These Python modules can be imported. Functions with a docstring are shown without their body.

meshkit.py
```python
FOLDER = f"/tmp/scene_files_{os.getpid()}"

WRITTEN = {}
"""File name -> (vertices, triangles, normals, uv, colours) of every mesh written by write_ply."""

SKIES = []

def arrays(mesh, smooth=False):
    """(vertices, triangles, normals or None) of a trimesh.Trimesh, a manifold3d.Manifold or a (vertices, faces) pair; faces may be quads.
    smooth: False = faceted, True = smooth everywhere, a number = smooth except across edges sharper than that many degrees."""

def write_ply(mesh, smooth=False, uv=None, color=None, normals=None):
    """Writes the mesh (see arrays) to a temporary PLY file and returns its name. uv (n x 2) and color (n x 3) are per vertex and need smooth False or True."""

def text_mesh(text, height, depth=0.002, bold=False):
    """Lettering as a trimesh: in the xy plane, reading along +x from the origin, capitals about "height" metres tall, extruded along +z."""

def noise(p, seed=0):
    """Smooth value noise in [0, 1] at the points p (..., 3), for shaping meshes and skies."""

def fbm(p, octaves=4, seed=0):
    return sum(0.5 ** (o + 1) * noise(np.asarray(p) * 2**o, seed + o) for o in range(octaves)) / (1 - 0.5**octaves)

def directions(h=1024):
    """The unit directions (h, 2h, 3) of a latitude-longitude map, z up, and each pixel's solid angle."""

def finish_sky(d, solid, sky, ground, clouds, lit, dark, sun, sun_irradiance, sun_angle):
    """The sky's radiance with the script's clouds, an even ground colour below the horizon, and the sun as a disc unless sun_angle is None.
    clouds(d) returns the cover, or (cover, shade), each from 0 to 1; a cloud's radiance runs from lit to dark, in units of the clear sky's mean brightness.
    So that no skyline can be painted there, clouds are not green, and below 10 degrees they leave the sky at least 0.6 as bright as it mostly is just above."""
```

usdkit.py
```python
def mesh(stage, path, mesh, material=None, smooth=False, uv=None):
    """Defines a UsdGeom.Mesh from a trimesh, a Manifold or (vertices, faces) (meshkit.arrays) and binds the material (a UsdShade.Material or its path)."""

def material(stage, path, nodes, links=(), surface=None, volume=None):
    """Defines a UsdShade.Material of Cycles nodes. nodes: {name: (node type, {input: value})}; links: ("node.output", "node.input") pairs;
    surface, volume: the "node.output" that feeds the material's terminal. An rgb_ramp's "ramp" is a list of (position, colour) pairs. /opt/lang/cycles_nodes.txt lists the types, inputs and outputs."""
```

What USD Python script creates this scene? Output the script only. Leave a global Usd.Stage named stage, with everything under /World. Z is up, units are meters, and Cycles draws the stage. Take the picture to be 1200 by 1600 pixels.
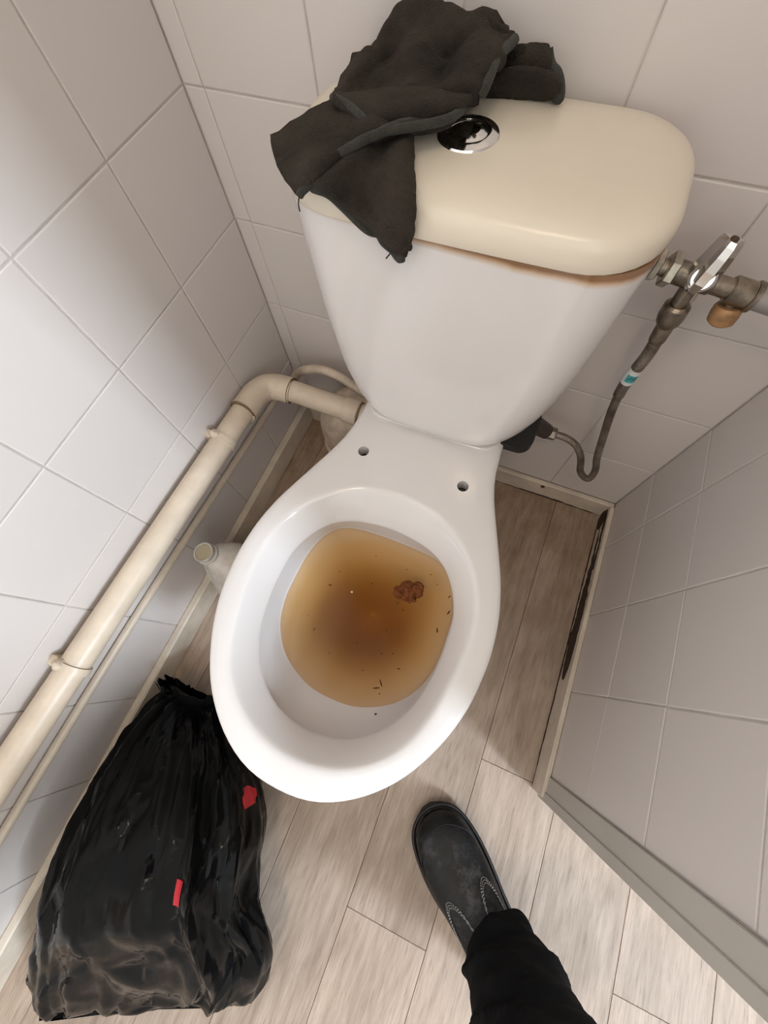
import math
import numpy as np
import trimesh
import manifold3d as m3
from scipy.interpolate import make_interp_spline, PchipInterpolator
from pxr import Usd, UsdGeom, UsdLux, UsdShade, Gf, Sdf
import usdkit, meshkit

stage = Usd.Stage.CreateInMemory()
UsdGeom.SetStageUpAxis(stage, UsdGeom.Tokens.z)
UsdGeom.SetStageMetersPerUnit(stage, 1.0)
UsdGeom.Xform.Define(stage, '/World')
UsdGeom.Scope.Define(stage, '/World/Looks')

# ------------------------------------------------------------------ camera
cam = UsdGeom.Camera.Define(stage, '/World/camera')
RIGHT = np.array([0.9225982, 0.38232594, -0.0513754])
DOWN = np.array([0.34105519, -0.87064201, -0.35449097])
FWD = np.array([-0.18026067, 0.30953088, -0.933647])
CAM = np.array([0.46481, -0.48486, 0.90463])
cm = Gf.Matrix4d(*RIGHT, 0, *(-DOWN), 0, *(-FWD), 0, *CAM, 1)
cam.AddTransformOp().Set(cm)
cam.CreateHorizontalApertureAttr(36.0)
cam.CreateVerticalApertureAttr(48.0)
cam.CreateFocalLengthAttr(18.9994)
cam.CreateClippingRangeAttr(Gf.Vec2f(0.02, 100))
cam.CreateExposureAttr(-0.37)

# ------------------------------------------------------------------ light
def rgb(*c):
    return Gf.Vec3f(*c)
WIN = (2.12, -1.20, 1.52)
key = UsdLux.RectLight.Define(stage, '/World/window_daylight')
key.CreateWidthAttr(0.26); key.CreateHeightAttr(0.70)
key.CreateIntensityAttr(110.0); key.CreateColorAttr(rgb(0.83, 0.97, 1.13))
key.AddTranslateOp().Set(WIN); key.AddRotateXYZOp().Set((90.0, 0.0, 90.0))   # faces -x into the room
lamp = UsdLux.DiskLight.Define(stage, '/World/ceiling_lamp_light')
lamp.CreateRadiusAttr(0.16); lamp.CreateIntensityAttr(25.0); lamp.CreateColorAttr(rgb(1.0, 0.76, 0.53))
lamp.AddTranslateOp().Set((0.50, -1.15, 2.30))
dome = UsdLux.DomeLight.Define(stage, '/World/sky')
dome.CreateIntensityAttr(0.25); dome.CreateColorAttr(rgb(1.0, 0.95, 0.88))

# ------------------------------------------------------------------ helpers
COUNT = {}
def unique(parent, name):
    k = parent + '/' + name
    n = COUNT.get(k, 0); COUNT[k] = n + 1
    return k if n == 0 else '%s_%03d' % (k, n)

def tag(prim, label=None, category=None, group=None, kind=None):
    p = prim.GetPrim() if hasattr(prim, 'GetPrim') else prim
    for k, v in (('label', label), ('category', category), ('group', group), ('kind', kind)):
        if v:
            p.SetCustomDataByKey(k, v)
    return prim

def thing(name, label=None, category=None, group=None, kind=None, at=(0, 0, 0)):
    x = UsdGeom.Xform.Define(stage, unique('/World', name))
    x.AddTranslateOp().Set(tuple(float(c) for c in at))
    BASE[str(x.GetPath())] = np.array(at, float)
    return tag(x, label, category, group, kind)
BASE = {}

def obj(name, mesh, mat, parent=None, smooth=False):
    """one Mesh prim; vertices are given in world metres and made local to the thing that carries it"""
    pp = '/World' if parent is None else str(parent.GetPath())
    path = unique(pp, name)
    off = np.zeros(3)
    q = pp
    while q != '/World':
        if q in BASE:
            off = BASE[q]; break
        q = q.rsplit('/', 1)[0]
    if hasattr(mesh, 'to_mesh'):
        m = mesh.to_mesh(); mesh = (np.array(m.vert_properties[:, :3], float), np.array(m.tri_verts))
    if isinstance(mesh, trimesh.Trimesh):
        mesh = (np.array(mesh.vertices), np.array(mesh.faces))
    v, f = np.asarray(mesh[0], float) - off, np.asarray(mesh[1], int)
    return usdkit.mesh(stage, path, (v, f), mat, smooth=smooth)

def cat(*ms):
    vs, fs, n = [], [], 0
    for m in ms:
        if hasattr(m, 'to_mesh'):
            q = m.to_mesh(); m = (np.array(q.vert_properties[:, :3], float), np.array(q.tri_verts))
        if isinstance(m, trimesh.Trimesh):
            m = (np.array(m.vertices), np.array(m.faces))
        v, f = np.asarray(m[0], float), np.asarray(m[1], int)
        if f.shape[1] == 4:
            f = np.vstack([f[:, [0, 1, 2]], f[:, [0, 2, 3]]])
        vs.append(v); fs.append(f + n); n += len(v)
    return np.vstack(vs), np.vstack(fs)

def box(x0, y0, z0, x1, y1, z1, bevel=0.0):
    if bevel <= 0:
        b = trimesh.creation.box((x1 - x0, y1 - y0, z1 - z0))
        b.apply_translation(((x0 + x1) / 2, (y0 + y1) / 2, (z0 + z1) / 2))
        return np.array(b.vertices), np.array(b.faces)
    pts, b = [], bevel
    for sx in (0, 1):
        for sy in (0, 1):
            for sz in (0, 1):
                X, Y, Z = (x0, x1)[sx], (y0, y1)[sy], (z0, z1)[sz]
                ix, iy, iz = (b, -b)[sx], (b, -b)[sy], (b, -b)[sz]
                pts += [(X, Y + iy, Z + iz), (X + ix, Y, Z + iz), (X + ix, Y + iy, Z)]
    h = trimesh.convex.convex_hull(np.array(pts))
    return np.array(h.vertices), np.array(h.faces)

def loft(rings, cap0=True, cap1=True, closed=True):
    R = [np.asarray(r, float) for r in rings]
    n, v, f = len(R[0]), np.vstack(R), []
    idx = np.arange(n)
    nx = np.roll(idx, -1) if closed else idx[1:]
    a0 = idx if closed else idx[:-1]
    for i in range(len(R) - 1):
        a, b = i * n + a0, i * n + nx
        c, d = (i + 1) * n + nx, (i + 1) * n + a0
        f += [np.stack([a, b, c], 1), np.stack([a, c, d], 1)]
    f = np.vstack(f)
    extra = []
    if cap0:
        v = np.vstack([v, R[0].mean(0)]); k = len(v) - 1
        extra.append(np.stack([np.full(n, k), np.roll(idx, -1), idx], 1))
    if cap1:
        v = np.vstack([v, R[-1].mean(0)]); k = len(v) - 1; o = (len(R) - 1) * n
        extra.append(np.stack([np.full(n, k), o + idx, o + np.roll(idx, -1)], 1))
    return v, np.vstack([f] + extra)

def spline(pts, n, k=3):
    p = np.asarray(pts, float)
    s = np.r_[0, np.cumsum(np.linalg.norm(np.diff(p, axis=0), axis=1))]
    return make_interp_spline(s, p, k=min(k, len(p) - 1))(np.linspace(0, s[-1], n))

def tube(path, r, n=16, ecc=1.0, cap=True):
    p = np.asarray(path, float)
    r = np.broadcast_to(np.asarray(r, float), (len(p),))
    t = np.gradient(p, axis=0); t /= np.linalg.norm(t, axis=1)[:, None]
    up = np.array([0.0, 0, 1]) if abs(t[0][2]) < 0.9 else np.array([0.0, 1, 0])
    u = np.cross(t[0], up); u /= np.linalg.norm(u)
    rings, a = [], np.linspace(0, 2 * np.pi, n, endpoint=False)
    for i in range(len(p)):
        u = u - t[i] * np.dot(u, t[i]); u /= np.linalg.norm(u)
        w = np.cross(t[i], u)
        rings.append(p[i] + r[i] * (np.cos(a)[:, None] * u + ecc * np.sin(a)[:, None] * w))
    return loft(rings, cap, cap)

def cyl(p0, p1, prof, n=24, rot=0.0):
    """lathe along p0->p1; prof: [(fraction or metres along axis, radius)]"""
    p0, p1 = np.asarray(p0, float), np.asarray(p1, float)
    L = np.linalg.norm(p1 - p0); t = (p1 - p0) / L
    up = np.array([0.0, 0, 1]) if abs(t[2]) < 0.9 else np.array([0.0, 1, 0])
    u = np.cross(t, up); u /= np.linalg.norm(u); w = np.cross(t, u)
    a = np.linspace(0, 2 * np.pi, n, endpoint=False) + rot
    rings = [p0 + t * (s * L) + r * (np.cos(a)[:, None] * u + np.sin(a)[:, None] * w) for s, r in prof]
    return loft(rings)

def rod(p0, p1, r, n=24, b=None, rot=0.0):
    L = np.linalg.norm(np.asarray(p1, float) - np.asarray(p0, float))
    b = min(r * 0.18, L * 0.2) if b is None else b
    return cyl(p0, p1, [(0, r - b), (b / L, r), (1 - b / L, r), (1, r - b)], n, rot)

def rrect(cx, cy, hx, hy, r, z, k=9, m=6, bow=0.0):
    """rounded rectangle as a ring of points, counter-clockwise; bow pushes the front (-y) side out"""
    pts = []
    cs = [(cx + hx - r, cy + hy - r, 0), (cx - hx + r, cy + hy - r, 90), (cx - hx + r, cy - hy + r, 180), (cx + hx - r, cy - hy + r, 270)]
    for i, (x, y, a0) in enumerate(cs):
        for a in np.radians(np.linspace(a0, a0 + 90, k)):
            pts.append((x + r * math.cos(a), y + r * math.sin(a)))
        x2, y2, a2 = cs[(i + 1) % 4]
        p, q = np.array(pts[-1]), np.array((x2 + r * math.cos(math.radians(a2)), y2 + r * math.sin(math.radians(a2))))
        for t in np.linspace(0, 1, m + 2)[1:-1]:
            pts.append(tuple(p + (q - p) * t))
    P = np.array(pts)
    if bow:
        w = np.clip(1 - ((P[:, 0] - cx) / hx) ** 2, 0, 1) * (P[:, 1] < cy)
        P[:, 1] -= bow * w
    return np.c_[P, np.full(len(P), z)]

def displaced(mesh, amp, scale, seed=0, octaves=3):
    v, f = mesh
    v, f, n = meshkit.arrays((v, f), True)
    d = meshkit.fbm(v * scale + 7.3, octaves, seed) - 0.5
    return v + n * d[:, None] * amp, f

# ------------------------------------------------------------------ materials
def mat(name, nodes, links=(), surface='p.BSDF', volume=None):
    return usdkit.material(stage, '/World/Looks/' + name, nodes, links, surface, volume)

def plain(name, color, rough=0.5, metal=0.0, bump=0.0, bscale=80, mottled=0.0, mscale=30, **kw):
    nodes = {'geo': ('geometry', {}), 'p': ('principled_bsdf', {'base_color': color, 'roughness': rough, 'metallic': metal, **kw})}
    links = []
    if mottled:
        nodes['n'] = ('noise_texture', {'scale': mscale, 'detail': 5, 'roughness': 0.6})
        nodes['r'] = ('rgb_ramp', {'ramp': [(0.3, tuple(c * (1 - mottled) for c in color)), (0.7, tuple(min(1, c * (1 + mottled * 0.4)) for c in color))]})
        links += [('geo.position', 'n.vector'), ('n.fac', 'r.fac'), ('r.color', 'p.base_color')]
    if bump:
        nodes['bn'] = ('noise_texture', {'scale': bscale, 'detail': 4})
        nodes['b'] = ('bump', {'strength': bump, 'distance': 0.002})
        links += [('geo.position', 'bn.vector'), ('bn.fac', 'b.height'), ('b.normal', 'p.normal')]
    return mat(name, nodes, links)

M = {}
# glazed wall tile: off-white, each tile a hair different, glaze slightly wavy
M['tile'] = mat('glazed_tile', {
    'geo': ('geometry', {}), 'info': ('object_info', {}),
    'tint': ('rgb_ramp', {'ramp': [(0, (0.715, 0.652, 0.612)), (0.5, (0.735, 0.672, 0.628)), (1, (0.745, 0.675, 0.640))]}),
    'n': ('noise_texture', {'scale': 9, 'detail': 2}), 'b': ('bump', {'strength': 0.12, 'distance': 0.004}),
    'p': ('principled_bsdf', {'roughness': 0.32, 'specular_ior_level': 0.35})},
    [('info.random', 'tint.fac'), ('tint.color', 'p.base_color'), ('geo.position', 'n.vector'), ('n.fac', 'b.height'), ('b.normal', 'p.normal')])
M['grout'] = plain('tile_grout', (0.62, 0.56, 0.51), 0.85, mottled=0.25, mscale=25)
M['plaster'] = plain('painted_plaster', (0.74, 0.70, 0.65), 0.75, bump=0.2, bscale=60)
M['skirting'] = plain('painted_skirting', (0.75, 0.655, 0.535), 0.5, mottled=0.22, mscale=14, bump=0.25, bscale=40)
M['trim_paint'] = plain('grey_painted_wood', (0.55, 0.51, 0.455), 0.55, mottled=0.08, mscale=10, bump=0.2, bscale=35)
M['rot'] = plain('rotten_wood', (0.060, 0.033, 0.020), 0.85, mottled=0.6, mscale=90, bump=0.8, bscale=160)
# vinyl planks: pale grey oak, grain along the plank (y), each plank shifted by its own random number
M['plank'] = mat('oak_vinyl_plank', {
    'geo': ('geometry', {}), 'info': ('object_info', {}),
    'off': ('combine_xyz', {}), 'mul': ('math', {'math_type': 'multiply', 'value2': 37.0}),
    'add': ('mix', {'mix_type': 'add', 'fac': 1.0}),
    'm1': ('mapping', {'scale': (85, 8.0, 1)}), 'n1': ('noise_texture', {'scale': 1.0, 'detail': 6, 'roughness': 0.62, 'distortion': 0.6}),
    'm2': ('mapping', {'scale': (420, 26, 1)}), 'n2': ('noise_texture', {'scale': 1.0, 'detail': 4, 'roughness': 0.6}),
    'm3': ('mapping', {'scale': (14, 4.5, 1)}), 'n3': ('noise_texture', {'scale': 1.0, 'detail': 4, 'roughness': 0.55, 'distortion': 1.2}),
    'c1': ('rgb_ramp', {'ramp': [(0.20, (0.235, 0.185, 0.148)), (0.38, (0.385, 0.325, 0.280)), (0.60, (0.470, 0.402, 0.350)), (0.80, (0.52, 0.450, 0.395))]}),
    'c2': ('rgb_ramp', {'ramp': [(0.25, (0.64, 0.59, 0.55)), (0.43, (0.99, 0.98, 0.97)), (0.75, (1.14, 1.13, 1.12))]}),
    'c3': ('rgb_ramp', {'ramp': [(0.25, (0.74, 0.71, 0.68)), (0.6, (1, 1, 1))]}),
    'x1': ('mix', {'mix_type': 'multiply', 'fac': 1.0}), 'x2': ('mix', {'mix_type': 'multiply', 'fac': 1.0}),
    'tone': ('rgb_ramp', {'ramp': [(0, (0.98, 0.91, 0.83)), (1, (1.16, 1.075, 0.985))]}), 'x3': ('mix', {'mix_type': 'multiply', 'fac': 1.0}),
    # grime trodden and splashed into the corner beside the pan: blotches with their own outline
    'gx': ('separate_xyz', {}),
    'ga': ('map_range', {'from_min': -0.56, 'from_max': -0.10, 'to_min': 0.0, 'to_max': 1.0, 'clamp': True}),
    'gn': ('noise_texture', {'scale': 13, 'detail': 5, 'roughness': 0.65}),
    'gm': ('math', {'math_type': 'multiply'}),
    'gr': ('rgb_ramp', {'ramp': [(0.22, (1, 1, 1)), (0.44, (0.92, 0.87, 0.81)), (0.60, (0.74, 0.66, 0.57)), (0.8, (0.55, 0.47, 0.40))]}),
    'x4': ('mix', {'mix_type': 'multiply', 'fac': 1.0}),
    'b': ('bump', {'strength': 0.25, 'distance': 0.001}),
    'p': ('principled_bsdf', {'roughness': 0.48, 'specular_ior_level': 0.35})},
    [('info.random', 'mul.value1'), ('mul.value', 'off.x'), ('mul.value', 'off.y'), ('geo.position', 'add.color1'), ('off.vector', 'add.color2'),
     ('add.color', 'm1.vector'), ('add.color', 'm2.vector'), ('add.color', 'm3.vector'),
     ('m1.vector', 'n1.vector'), ('m2.vector', 'n2.vector'), ('m3.vector', 'n3.vector'),
     ('n1.fac', 'c1.fac'), ('n2.fac', 'c2.fac'), ('n3.fac', 'c3.fac'), ('info.random', 'tone.fac'),
     ('c1.color', 'x1.color1'), ('c2.color', 'x1.color2'), ('x1.color', 'x2.color1'), ('c3.color', 'x2.color2'),
     ('x2.color', 'x3.color1'), ('tone.color', 'x3.color2'),
     ('geo.position', 'gx.vector'), ('gx.y', 'ga.value'), ('geo.position', 'gn.vector'), ('ga.result', 'gm.value1'), ('gn.fac', 'gm.value2'),
     ('gm.value', 'gr.fac'), ('x3.color', 'x4.color1'), ('gr.color', 'x4.color2'), ('x4.color', 'p.base_color'),
     ('n2.fac', 'b.height'), ('b.normal', 'p.normal')])
M['subfloor'] = plain('dark_plank_joint', (0.14, 0.105, 0.08), 0.8)
M['ceramic'] = plain('white_ceramic', (0.765, 0.725, 0.695), 0.13, bump=0.03, bscale=20, coat_weight=0.3, coat_roughness=0.08)
# cistern: the same china, with a rust-brown tide line that has seeped from under the lid
M['tank'] = mat('cistern_ceramic', {
    'geo': ('geometry', {}), 'xyz': ('separate_xyz', {}),
    'mp': ('mapping', {'scale': (22, 22, 6)}), 'n': ('noise_texture', {'scale': 1.0, 'detail': 4}),
    'w': ('math', {'math_type': 'multiply_add', 'value2': -0.0065, 'value3': 0.6708}),
    'xs': ('map_range', {'from_min': 0.24, 'from_max': 0.44, 'to_min': 0.010, 'to_max': 0.0, 'clamp': True}),
    'd': ('math', {'math_type': 'subtract'}), 'd2': ('math', {'math_type': 'subtract'}),
    'r': ('map_range', {'from_min': -0.004, 'from_max': 0.0035, 'clamp': True}),
    'c': ('rgb_ramp', {'ramp': [(0, (0.775, 0.73, 0.70)), (0.45, (0.68, 0.53, 0.41)), (0.8, (0.47, 0.275, 0.145)), (1, (0.30, 0.16, 0.08))]}),
    'p': ('principled_bsdf', {'roughness': 0.15, 'coat_weight': 0.3, 'coat_roughness': 0.08})},
    [('geo.position', 'xyz.vector'), ('geo.position', 'mp.vector'), ('mp.vector', 'n.vector'), ('n.fac', 'w.value1'),
     ('xyz.z', 'd.value1'), ('w.value', 'd.value2'), ('xyz.x', 'xs.value'), ('d.value', 'd2.value1'), ('xs.result', 'd2.value2'),
     ('d2.value', 'r.value'), ('r.result', 'c.fac'), ('c.color', 'p.base_color')])
M['lid'] = plain('yellowed_lid_plastic', (0.79, 0.70, 0.565), 0.26, mottled=0.05, mscale=6)
M['chrome'] = plain('chrome', (0.80, 0.79, 0.77), 0.10, 1.0)
M['dull_metal'] = plain('tarnished_nickel', (0.33, 0.285, 0.23), 0.36, 1.0, mottled=0.45, mscale=70, bump=0.25, bscale=200)
M['pale_metal'] = plain('worn_nickel', (0.55, 0.51, 0.42), 0.32, 1.0, mottled=0.35, mscale=90)
M['brass'] = plain('copper_cap', (0.50, 0.28, 0.13), 0.5, 0.35, mottled=0.5, mscale=60)
M['steel_pipe'] = plain('grey_pipe', (0.42, 0.40, 0.39), 0.4, 0.6)
M['black_rubber'] = plain('black_rubber', (0.018, 0.016, 0.015), 0.5)
M['brown_plastic'] = plain('dark_brown_fitting', (0.045, 0.032, 0.026), 0.45)
M['cream_pipe'] = plain('cream_painted_pipe', (0.72, 0.60, 0.465), 0.38, mottled=0.14, mscale=22, bump=0.12, bscale=50)
M['cream_dirty'] = plain('grimy_cream_pipe', (0.68, 0.56, 0.44), 0.5, mottled=0.4, mscale=30, bump=0.2, bscale=50)
M['joint_dark'] = plain('dirt_in_pipe_joint', (0.20, 0.13, 0.07), 0.8)
M['bottle'] = mat('dusty_white_plastic', {
    'geo': ('geometry', {}), 'n': ('noise_texture', {'scale': 28, 'detail': 5, 'roughness': 0.65}),
    'c': ('rgb_ramp', {'ramp': [(0.3, (0.50, 0.44, 0.38)), (0.6, (0.70, 0.655, 0.60))]}),
    'p': ('principled_bsdf', {'roughness': 0.42, 'subsurface_weight': 0.15, 'subsurface_scale': 0.004})},
    [('geo.position', 'n.vector'), ('n.fac', 'c.fac'), ('c.color', 'p.base_color')])
M['bottle_inside'] = plain('beige_bottle_liner', (0.52, 0.45, 0.31), 0.55)
M['towel'] = mat('dark_terry', {
    'geo': ('geometry', {}), 'n': ('noise_texture', {'scale': 900, 'detail': 3}), 'n2': ('noise_texture', {'scale': 22, 'detail': 4}),
    'c': ('rgb_ramp', {'ramp': [(0.30, (0.014, 0.0125, 0.0095)), (0.5, (0.032, 0.026, 0.020)), (0.70, (0.052, 0.038, 0.030))]}),
    'b': ('bump', {'strength': 0.9, 'distance': 0.0025}),
    'p': ('principled_bsdf', {'roughness': 0.95, 'specular_ior_level': 0.1, 'sheen_weight': 0.10, 'sheen_roughness': 0.5, 'sheen_tint': (0.7, 0.62, 0.5)})},
    [('geo.position', 'n.vector'), ('geo.position', 'n2.vector'), ('n2.fac', 'c.fac'), ('c.color', 'p.base_color'), ('n.fac', 'b.height'), ('b.normal', 'p.normal')])
M['hem'] = plain('towel_hem', (0.050, 0.048, 0.038), 0.95, bump=0.8, bscale=700, mottled=0.3, mscale=60, sheen_weight=0.12, specular_ior_level=0.1)
M['bag'] = mat('black_polythene', {
    'geo': ('geometry', {}), 'mp': ('mapping', {'rotation': (0, 0, 0.35), 'scale': (60, 14, 30)}), 'n': ('noise_texture', {'scale': 1.0, 'detail': 3, 'distortion': 0.6}),
    'v': ('voronoi_texture', {'scale': 16}), 'b': ('bump', {'strength': 0.22, 'distance': 0.003}), 'b2': ('bump', {'strength': 0.12, 'distance': 0.005}),
    'p': ('principled_bsdf', {'base_color': (0.006, 0.006, 0.006), 'roughness': 0.13, 'specular_ior_level': 0.10})},
    [('geo.position', 'mp.vector'), ('mp.vector', 'n.vector'), ('geo.position', 'v.vector'), ('n.fac', 'b.height'), ('v.distance', 'b2.height'), ('b.normal', 'b2.normal'), ('b2.normal', 'p.normal')])
M['red'] = plain('red_bag_tie', (0.55, 0.012, 0.025), 0.4)
M['leather'] = mat('scuffed_black_leather', {
    'geo': ('geometry', {}), 'n': ('noise_texture', {'scale': 55, 'detail': 6, 'roughness': 0.7}), 'n2': ('noise_texture', {'scale': 17, 'detail': 4, 'roughness': 0.6}),
    'm': ('math', {'math_type': 'multiply'}),
    'c': ('rgb_ramp', {'ramp': [(0.20, (0.006, 0.006, 0.006)), (0.28, (0.010, 0.010, 0.0105)), (0.40, (0.062, 0.062, 0.065))]}),
    'v': ('voronoi_texture', {'scale': 420}), 'b': ('bump', {'strength': 0.35, 'distance': 0.0012}),
    'p': ('principled_bsdf', {'roughness': 0.40, 'specular_ior_level': 0.3})},
    [('geo.position', 'n.vector'), ('geo.position', 'n2.vector'), ('n.fac', 'm.value1'), ('n2.fac', 'm.value2'), ('m.value', 'c.fac'), ('c.color', 'p.base_color'),
     ('geo.position', 'v.vector'), ('v.distance', 'b.height'), ('b.normal', 'p.normal')])
M['sole'] = plain('black_rubber_sole', (0.012, 0.009, 0.008), 0.55, bump=0.2, bscale=120)
M['elastic'] = plain('ribbed_black_elastic', (0.020, 0.020, 0.020), 0.8, bump=0.5, bscale=300)
M['stitch'] = plain('grey_thread', (0.42, 0.42, 0.42), 0.7)
M['trousers'] = plain('black_cotton', (0.006, 0.006, 0.0065), 0.9, bump=0.4, bscale=900, specular_ior_level=0.15)
M['skin'] = plain('skin', (0.55, 0.36, 0.27), 0.5)
M['braid'] = mat('steel_braid', {
    'geo': ('geometry', {}), 'w': ('noise_texture', {'scale': 420, 'detail': 2}), 'n': ('noise_texture', {'scale': 35, 'detail': 4}),
    'c': ('rgb_ramp', {'ramp': [(0.3, (0.13, 0.10, 0.08)), (0.7, (0.36, 0.31, 0.26))]}),
    'b': ('bump', {'strength': 0.9, 'distance': 0.0015}), 'p': ('principled_bsdf', {'roughness': 0.42, 'metallic': 0.75})},
    [('geo.position', 'w.vector'), ('w.fac', 'b.height'), ('b.normal', 'p.normal'), ('geo.position', 'n.vector'), ('n.fac', 'c.fac'), ('c.color', 'p.base_color')])
M['paper'] = plain('white_hose_tag', (0.72, 0.72, 0.70), 0.6)
M['teal'] = plain('teal_print', (0.08, 0.40, 0.40), 0.55)
M['ink'] = plain('dark_print', (0.02, 0.06, 0.07), 0.6)
M['waste'] = plain('brown_matter', (0.20, 0.062, 0.018), 0.8, specular_ior_level=0.2, mottled=0.55, mscale=160, bump=0.8, bscale=260)
M['speck'] = plain('dark_debris', (0.075, 0.035, 0.015), 0.6)
M['grit'] = plain('white_grit', (0.75, 0.62, 0.40), 0.6)
M['lamp_glass'] = mat('lamp_opal', {'p': ('emission', {'color': (1.0, 0.86, 0.66), 'strength': 6.0})}, surface='p.emission')
M['pane'] = mat('window_glass', {'t': ('transparent_bsdf', {'color': (1, 1, 1)}), 'g': ('glossy_bsdf', {'color': (1, 1, 1), 'roughness': 0.02}), 'f': ('fresnel', {'IOR': 1.45}), 'm': ('mix_closure', {})},
    [('f.fac', 'm.fac'), ('t.BSDF', 'm.closure1'), ('g.BSDF', 'm.closure2')], surface='m.closure')
M['water'] = mat('murky_brown_water', {'t': ('transparent_bsdf', {'color': (0.92, 0.785, 0.62)}), 'g': ('glossy_bsdf', {'color': (1, 1, 1), 'roughness': 0.03}), 'f': ('fresnel', {'IOR': 1.33}), 'geo': ('geometry', {}), 'front': ('math', {'math_type': 'subtract', 'value1': 1.0}), 'fac': ('math', {'math_type': 'multiply'}), 'm': ('mix_closure', {}),
    'v': ('absorption_volume', {'color': (0.76, 0.56, 0.0), 'density': 12.0})},
    [('geo.backfacing', 'front.value2'), ('f.fac', 'fac.value1'), ('front.value', 'fac.value2'), ('fac.value', 'm.fac'), ('t.BSDF', 'm.closure1'), ('g.BSDF', 'm.closure2')], surface='m.closure', volume='v.volume')

# ------------------------------------------------------------------ the setting
W = 0.7668
TZ0, TS = 0.0555, 0.15           # lowest tile edge and course height
ROWS = 7
Y_END = -0.594                   # outer end of the short right-hand wall
def tile_mesh(axis, face, a0, a1, z0, z1, sgn):
    """one tile 4 mm thick with a chamfered glazed face; face is its proud plane, sgn the way the face looks"""
    g, b, t = 0.0009, 0.0014, 0.004
    a0, a1, z0, z1 = a0 + g, a1 - g, z0 + g, z1 - g
    back, mid = face - sgn * t, face - sgn * 0.0006
    def P(d, a, z):
        return (d, a, z) if axis == 0 else (a, d, z)
    v = [P(back, a, z) for a, z in ((a0, z0), (a1, z0), (a1, z1), (a0, z1))]
    v += [P(mid, a, z) for a, z in ((a0, z0), (a1, z0), (a1, z1), (a0, z1))]
    v += [P(face, a, z) for a, z in ((a0 + b, z0 + b), (a1 - b, z0 + b), (a1 - b, z1 - b), (a0 + b, z1 - b))]
    f = []
    for k in (0, 4):
        for i in range(4):
            j = (i + 1) % 4
            f.append((k + i, k + j, k + 4 + j, k + 4 + i))
    f += [(8, 9, 10, 11), (3, 2, 1, 0)]
    m = trimesh.Trimesh(v, np.vstack([[(q[0], q[1], q[2]), (q[0], q[2], q[3])] for q in f]), process=False)
    if m.volume < 0:
        m.invert()
    return np.array(m.vertices), np.array(m.faces)

def tiled_wall(name, label, axis, face, sgn, cuts, backing, upper):
    t = thing(name, label, kind='structure')
    obj('grout_bed', backing, M['grout'], t)
    obj('plaster', upper, M['plaster'], t)
    rng = np.random.default_rng(len(name))
    for r in range(ROWS):
        for a0, a1 in zip(cuts[:-1], cuts[1:]):
            d = face + sgn * rng.uniform(-0.0004, 0.0003)
            obj('tile', tile_mesh(axis, d, min(a0, a1), max(a0, a1), TZ0 + r * TS, TZ0 + (r + 1) * TS, sgn), M['tile'], t)
    return t
TOP = TZ0 + ROWS * TS
CEIL = 2.40
YF = -1.85                       # front wall of the little lobby
XH = 2.20                        # far end of the lobby, with the window
tiled_wall('wall_left', 'white tiled wall beside the cream waste pipe', 0, 0.0, 1, [0.0] + [-0.148 - 0.1482 * i for i in range(12)],
           box(-0.06, YF, 0, -0.0010, 0.0, TOP), box(-0.06, YF, TOP, -0.001, 0.0, CEIL))
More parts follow.
